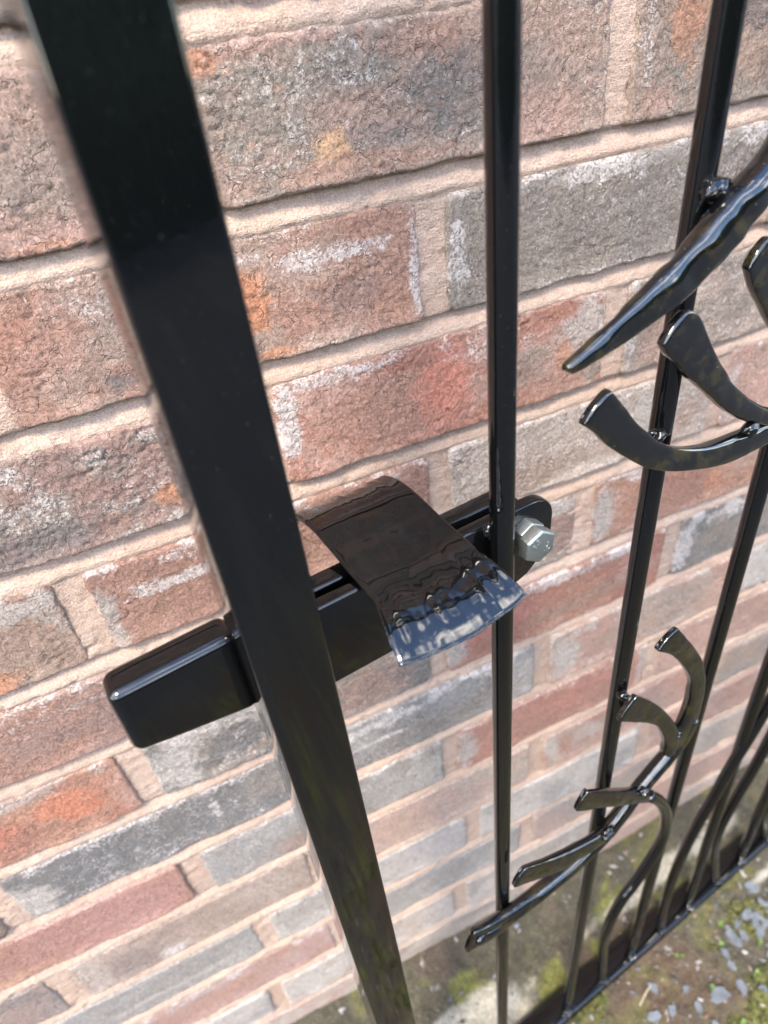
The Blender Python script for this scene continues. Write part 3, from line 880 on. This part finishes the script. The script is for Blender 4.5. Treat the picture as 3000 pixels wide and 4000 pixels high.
forging('leaf_bar', lf3_up, lf3_lo, [13, 12, 11], HN, EX, M_HAMMER, M=70, ham=.00030, seed=10)

# the lower spray
HN2 = [2.3, 2.6, 3.4, 4.6, 5.2]
A_out = [[102.1, -235.3], [113.9, -252.5], [126.7, -271.1], [137.4, -290.5], [146.4, -314.4], [150.6, -337.6], [150.6, -356.6], [147.2, -373.8], [140.5, -389]]
A_in = [[87.5, -244.6], [100.4, -257.0], [111.8, -272.2], [122.6, -288.9], [130.8, -305.5], [134.5, -320.8], [136.0, -338], [134.2, -357], [127.5, -376]]
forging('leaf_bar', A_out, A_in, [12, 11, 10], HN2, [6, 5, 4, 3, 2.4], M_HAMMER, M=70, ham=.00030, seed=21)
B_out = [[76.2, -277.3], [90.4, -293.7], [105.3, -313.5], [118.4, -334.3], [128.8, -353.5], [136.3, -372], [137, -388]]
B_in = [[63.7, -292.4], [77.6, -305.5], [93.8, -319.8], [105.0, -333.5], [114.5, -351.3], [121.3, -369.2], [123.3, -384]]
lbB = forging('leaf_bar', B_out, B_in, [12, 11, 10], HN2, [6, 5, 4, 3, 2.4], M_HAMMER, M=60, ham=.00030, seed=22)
weld(lbB, .0715, -.2800, .0070, .0036, 23, (1, 1, 1))
weld(lbB, .1310, -.3640, .0125, .0034, 24, (1, 1, 1))
stem_pts = [[147.5, -362], [143.5, -377], [137.0, -388.2], [121.0, -401.5], [106.1, -414.0], [93.0, -428.5], [80.0, -441], [66.0, -450.5], [48.3, -456.5], [32.1, -459.5], [14.1, -461.0], [-3.5, -460.5], [-22.3, -459.3], [-37.2, -457.6], [-47, -453.5]]
stem = rod('stem', stem_pts, [10], 6.0, M_HAMMER, M=80, ham=.00022, seed=31)
C_up = [[42.1, -346.9], [46.8, -353.0], [62.5, -368.1], [90.2, -396.8], [110, -417]]
C_lo = [[33.5, -362.3], [49.4, -376.5], [68.8, -394.1], [93.6, -417.8], [112, -436]]
lbC = forging('leaf_bar', C_up, C_lo, [14, 13, 11], [2.3, 3, 4, 4.8], [6, 5, 3.5, 2.6], M_HAMMER, M=56, ham=.00030, seed=25)
weld(lbC, .1040, -.4100, .0150, .0038, 26, (1, 1, 1))
D_up = [[-7.9, -390.4], [11.1, -404.3], [30.3, -415.8], [52.4, -426.6], [69.7, -433.9], [82, -438]]
D_lo = [[-17.5, -405.9], [0.2, -418.5], [21.1, -432.2], [39.4, -440.4], [58.1, -446.7], [76, -451]]
lbD = forging('leaf_bar', D_up, D_lo, [14, 13, 11], [2.3, 3, 4, 4.8], [6, 5, 3.5, 2.6], M_HAMMER, M=56, ham=.00030, seed=27)
weld(lbD, .0700, -.4340, .0155, .0038, 28, (1.4, 1, 1))
E_up = [[-48.3, -439.7], [-38.6, -444.9], [-27.3, -448.4], [-10.6, -451.5], [6.6, -454.0]]
E_lo = [[-56.1, -461.6], [-40.7, -469.0], [-27.3, -471.0], [-10.0, -470.5], [9, -468.0]]
forging('leaf_bar', E_up, E_lo, [11, 10.5, 10], [2.3, 3.2, 4.6, 5.4], [6, 4.5, 3, 2.4], M_HAMMER, M=50, ham=.00030, seed=29)

# ---- latch: rear bar with its nose, thumb plate, pivot plate, bolt
def arc(cx, cz, r, a0, a1, n=8):
    return [(cx + r * math.cos(math.radians(a0 + (a1 - a0) * i / (n - 1))), cz + r * math.sin(math.radians(a0 + (a1 - a0) * i / (n - 1)))) for i in range(n)]
bar_pts = [(-.128, -.150), (-.128, -.111)] + arc(-.002, -.124, .013, 90, -8, 8)[0:] + [(.009, -.138), (.003, -.146), (-.006, -.150)]
bar_pts = bar_pts[::-1]
latch = part('latch_bar', from_bm('latch_bar', outline_plate(bar_pts, -.0270, -.0176, .0014)), M_PAINT)
nose = outline_plate([(-.1765, -.111), (-.1770, -.1440), (-.160, -.1475), (-.1285, -.1530), (-.1285, -.1095)][::-1], -.0290, -.0134, .0044, 6)
part('latch_nose', from_bm('latch_nose', nose), M_PAINT, latch)
plate_pts = [(-.1037, -.1535), (-.1037, -.1095), (.004, -.1095)] + arc(.0065, -.1215, .0118, 88, 0, 7) + [(.0180, -.130), (.0155, -.138), (.0105, -.1455), (.0045, -.1505), (-.003, -.153)]
pivot = part('pivot_plate', from_bm('pivot_plate', outline_plate(plate_pts[::-1], -.0125, -.0062, .0013)), M_PAINT)
weld(pivot, -.0185, -.1125, -.0045, .0036, 71, (1, 1, 1))

prof = np.array([(-.0700, -.1170), (-.0655, -.1116), (-.0585, -.1073), (-.0500, -.1045), (-.0400, -.1035), (-.0290, -.1043), (-.0160, -.1056), (.0000, -.1062), (.0100, -.1075), (.0180, -.1096), (.0250, -.1122), (.0300, -.1152)])
na, nb = 110, 70
pc = catmull(prof, na)
tg = np.gradient(pc, axis=0)
tg /= np.linalg.norm(tg, axis=1)[:, None]
nm = np.stack([tg[:, 1] * -1, tg[:, 0]], 1)        # up
nm = np.where((nm[:, 1] < 0)[:, None], -nm, nm)
fa = np.linspace(0, 1, na)
sl = np.interp(pc[:, 0], [-.056, .006, .022, .031], [-.0815, -.0805, -.0845, -.0862])
sr = np.interp(pc[:, 0], [-.056, .006, .022, .031], [-.0335, -.0335, -.0305, -.0285])
fb = np.linspace(0, 1, nb)
FA, FB = np.meshgrid(fa, fb, indexing='ij')
ss = sl[:, None] + (sr - sl)[:, None] * FB
endf = sm(0.66, 0.94, FA)
endb = sm(0.32, 0.08, FA)
rip = endf * (0.00075 * fbm(FA * 2.2 + 2, FB * 6.0, 2, 51) + 0.00036 * vn(FA * 2.5, FB * 15, 53)) + endb * (0.0011 * fbm(FA * 3.5, FB * 11, 2, 55))
rip = rip + 0.00025 * fbm(FA * 4, FB * 3, 2, 57)
bow = 0.0034 * (1 - (2 * FB - 1) ** 2) * endf ** 2 + 0.0006 * fbm(FB * 9, FB * 0, 3, 58) * endf ** 3
nn_ = pc[:, 0][:, None] + nm[:, 0][:, None] * rip + tg[:, 0][:, None] * bow
zz_ = pc[:, 1][:, None] + nm[:, 1][:, None] * rip + tg[:, 1][:, None] * bow - 0.0010 * (1 - np.abs(2 * FB - 1)) * endb
ed_ = np.minimum(np.minimum(FB, 1 - FB) * 0.05, np.minimum(FA, 1 - FA) * 0.09)
hth = 0.0015 * np.sqrt(np.clip(1 - np.clip(1 - ed_ / 0.0012, 0, 1) ** 2, 0, 1)) + 0.0002
top = np.stack([ss, zz_ + hth * np.abs(nm[:, 1])[:, None], nn_ + hth * nm[:, 0][:, None]], -1)
bot = np.stack([ss, zz_ - hth * np.abs(nm[:, 1])[:, None], nn_ - hth * nm[:, 0][:, None]], -1)
V = np.concatenate([top.reshape(-1, 3), bot.reshape(-1, 3)])
q0 = grid_quads(na, nb)
idx = np.arange(na * nb).reshape(na, nb)
ring = np.concatenate([idx[:, 0], idx[-1, 1:], idx[-2::-1, -1], idx[0, -2:0:-1]])
rj = np.roll(ring, -1)
q2 = np.stack([ring, ring + na * nb, rj + na * nb, rj], 1)
tpm = mesh_np('thumb_plate', G(V), np.concatenate([q0[:, ::-1], q0 + na * nb, q2]))
tp = part('thumb_plate', tpm, M_PLATE, latch)

def hexprism(cs, cz, R, n0, n1, rot, cham):
    bm = bmesh.new()
    def ring(Rr, n, k=6, off=0):
        return [bm.verts.new((cs + Rr * math.cos(math.radians(rot + off + 60 * i)), -n, cz - BASE + Rr * math.sin(math.radians(rot + off + 60 * i)))) for i in range(6)]
    a, b = ring(R, n0), ring(R, n1 - cham)
    c = ring(R * .90, n1)
    for x, y in ((a, b), (b, c)):
        for i in range(6):
            bm.faces.new((x[i], x[(i + 1) % 6], y[(i + 1) % 6], y[i]))
    bm.faces.new(c)
    bm.faces.new(a[::-1])
    ed = [e for e in bm.edges]
    bmesh.ops.bevel(bm, geom=ed, offset=.00022, segments=2, profile=.5, affect='EDGES')
    return bm
BS, BZ = .0003, -.1225
bolt = part('bolt', from_bm('bolt', hexprism(BS - .0004, BZ - .0006, .0086, .0009, .0066, 25, .0008), angle=25), M_ZINC)
part('spacer_nut', from_bm('spacer_nut', hexprism(BS + .001, BZ - .0003, .0074, -.0062, -.0003, 28, .0006), angle=25), M_ZINC, bolt)
bm = bmesh.new()
bmesh.ops.create_cone(bm, cap_ends=True, segments=20, radius1=.004, radius2=.004, depth=.030)
for v in bm.verts:
    v.co = Vector((BS + v.co.x, -(-.0135 + v.co.z), BZ - BASE + v.co.y))
part('bolt_shank', from_bm('bolt_shank', bm), M_ZINC, bolt)

def lettering(txt, rot, rad, ang):
    cu = bpy.data.curves.new('raised_marking', 'FONT')
    cu.body = txt
    cu.size = .0037
    cu.extrude = .00026
    cu.bevel_depth = .00004
    cu.align_x = 'CENTER'
    cu.align_y = 'CENTER'
    ob = bpy.data.objects.new('raised_marking', cu)
    COL.objects.link(ob)
    dg = bpy.context.evaluated_depsgraph_get()
    me = bpy.data.meshes.new_from_object(ob.evaluated_get(dg))
    bpy.data.objects.remove(ob)
    c, s = math.cos(math.radians(rot)), math.sin(math.radians(rot))
    cx, cz = BS + rad * math.cos(math.radians(ang)), BZ + rad * math.sin(math.radians(ang))
    for v in me.vertices:
        x, y, z = v.co
        v.co = Vector((cx + x * c - y * s, -(.0066 + z), cz + x * s + y * c - BASE))
    me.materials.clear()
    return part('raised_marking', me, M_ZINC, bolt)
lettering('8.8', 48, .0037, 140)
lettering('JDF', 228, .0040, -42)

# ------------------------------------------------------------------ on the ground
def ico(sub=1):
    bm = bmesh.new()
    bmesh.ops.create_icosphere(bm, subdivisions=sub, radius=1)
    V = np.array([v.co for v in bm.verts])
    F = np.array([[v.index for v in f.verts] for f in bm.faces])
    bm.free()
    return V, F
IV, IF = ico(1)

def scatter(name, n, area, size, cols, seed, m, flat=(.45, .8), dens=None, label=None):
    rs = np.random.RandomState(seed)
    Vs, Fs, Ts = [], [], []
    k = 0
    tries = 0
    while k < n and tries < n * 30:
        tries += 1
        x = area[0] + rs.rand() * (area[1] - area[0])
        y = area[2] + rs.rand() * (area[3] - area[2])
        if dens is not None and rs.rand() > dens(x, y):
            continue
        r = size[0] + (size[1] - size[0]) * rs.rand() ** 2.5
        a = rs.rand() * 6.28
        sx, sy, sz = r * (1 + .4 * rs.rand()), r * (.35 + .45 * rs.rand()), r * (flat[0] + (flat[1] - flat[0]) * rs.rand())
        P = IV * (1 + .22 * rs.randn(len(IV), 1)) * np.array([sx, sy, sz])
        c, s = math.cos(a), math.sin(a)
        tl = (rs.rand() - .5) * .7
        P = np.stack([P[:, 0] * c - P[:, 1] * s, P[:, 0] * s + P[:, 1] * c, P[:, 2] + P[:, 0] * tl], 1)
        z = float(ground_h(np.array([x]), np.array([y]))[0])
        Vs.append(P + np.array([x, y, z + sz * .25]))
        Fs.append(IF + k * len(IV))
        col = np.array(cols[rs.randint(len(cols))]) * (.35 + .45 * rs.rand())
        Ts.append(np.tile(np.append(col, 1), (len(IV), 1)))
        k += 1
    o = link(name, mesh_np(name, np.concatenate(Vs), np.concatenate(Fs), np.concatenate(Ts), smooth=False), m)
    return tag(o, kind='stuff')

def railside(x):                     # y of the rail's outer face at x
    return -0.137 + (x - 0.13) * math.tan(PSI) - 0.010
GREYS = [(.26, .265, .27), (.19, .205, .225), (.33, .31, .28), (.30, .22, .17), (.42, .39, .34), (.10, .08, .06), (.22, .13, .09), (.16, .13, .10), (.12, .10, .08)]
scatter('gravel', 4200, (-0.20, 0.95, -0.50, -0.004), (.0009, .0042), GREYS, 5, M_STONE,
        dens=lambda x, y: .9 if y < railside(x) else .45)

def moss_dens(x, y):
    v = fbm(np.array([x * 17]), np.array([y * 17]), 4, 77, .6)[0]
    return 1.0 if v > (0.25 if y < railside(x) else 9) else 0.0
scatter('moss', 4200, (0.05, 0.95, -0.42, -0.01), (.0012, .0036), [(.075, .080, .014), (.115, .125, .022), (.062, .060, .013), (.14, .145, .032)], 9, M_MOSS, flat=(.7, 1.3), dens=moss_dens)

# slate chips lying in the soil in front of the rail
rs = np.random.RandomState(12)
chips = []
for q in range(46):
    if q < 30:
        x, y = 0.47 + rs.randn() * .055, 0
        y = railside(x) - .035 - abs(rs.randn()) * .022
    else:
        x = .16 + rs.rand() * .5
        y = railside(x) - .02 - rs.rand() * .12
    chips.append((x, y))
for q, (x, y) in enumerate(chips):
    nv = rs.randint(5, 8)
    r = .0048 + .0062 * rs.rand() ** 1.5
    bm = bmesh.new()
    vs = []
    for i in range(nv):
        a = 6.283 * (i + .6 * (rs.rand() - .5)) / nv
        rr = r * (.7 + .5 * rs.rand())
        vs.append(bm.verts.new((rr * math.cos(a) * 1.25, rr * math.sin(a) * .85, 0)))
    f = bm.faces.new(vs)
    e = bmesh.ops.extrude_face_region(bm, geom=[f])
    for v in [g for g in e['geom'] if isinstance(g, bmesh.types.BMVert)]:
        v.co.z = .0022 + .0012 * rs.rand()
        v.co.x *= .9
        v.co.y *= .9
    me = from_bm('slate_chip', bm, smooth=False)
    z = float(ground_h(np.array([x]), np.array([y]))[0])
    o = link('slate_chip', me, M_SLATE, None, (x, y, z + .0004))
    o.rotation_euler = ((rs.rand() - .5) * .4, (rs.rand() - .5) * .4, rs.rand() * 6.28)
    if q < 30:
        tag(o, 'flat grey slate chip in the dense cluster on soil beside the bottom gate rail', 'stone', 'slate chips clustered on the soil')
    else:
        tag(o, 'grey slate chip lying singly along the gate rail, outside the dense cluster', 'stone', 'single slate chips on the soil')

def straw(pts, r, label):
    P = np.array(pts, float)
    P = np.column_stack([P, [float(ground_h(np.array([a]), np.array([b]))[0]) + .0015 for a, b in P]])
    C = catmull(P, 14)
    th = np.linspace(0, 6.283, 6, endpoint=False)
    V = np.concatenate([c + np.stack([np.zeros(6), r * np.cos(th), r * np.sin(th)], 1) * (1 if abs(P[-1, 0] - P[0, 0]) > abs(P[-1, 1] - P[0, 1]) else 1) for c in C])
    i, j = np.meshgrid(np.arange(13), np.arange(6), indexing='ij')
    i, j = i.ravel(), j.ravel()
    Q = np.stack([i * 6 + j, i * 6 + (j + 1) % 6, (i + 1) * 6 + (j + 1) % 6, (i + 1) * 6 + j], 1)
    tag(link('straw', mesh_np('straw', V, Q), M_STRAW), label, 'straw')
straw([(.290, -.158), (.305, -.151), (.318, -.147)], .0011, 'short pale straw lying on green moss just in front of the gate rail')
straw([(.236, -.190), (.252, -.180), (.262, -.166)], .0011, 'thin bent straw lying on bare soil in front of the gate rail')

# little seedlings
rs = np.random.RandomState(33)
Vs, Fs, Ts = [], [], []
k = 0
for q in range(26):
    x = .36 + rs.rand() * .4
    y = railside(x) - .02 - rs.rand() * .10
    z = float(ground_h(np.array([x]), np.array([y]))[0])
    for l in range(rs.randint(2, 5)):
        a = rs.rand() * 6.28
        ln = .0035 + .004 * rs.rand()
        dx, dy = math.cos(a), math.sin(a)
        zt = .003 + .004 * rs.rand()
        Vs += [(x, y, z + .001), (x + dx * ln * .5 - dy * ln * .35, y + dy * ln * .5 + dx * ln * .35, z + zt), (x + dx * ln, y + dy * ln, z + zt * .9), (x + dx * ln * .5 + dy * ln * .35, y + dy * ln * .5 - dx * ln * .35, z + zt)]
        Fs.append((k, k + 1, k + 2, k + 3))
        Ts += [(.12, .19, .045, 1)] * 4
        k += 4
tag(link('weed_seedlings', mesh_np('weed_seedlings', Vs, Fs, Ts), M_MOSS), kind='stuff')
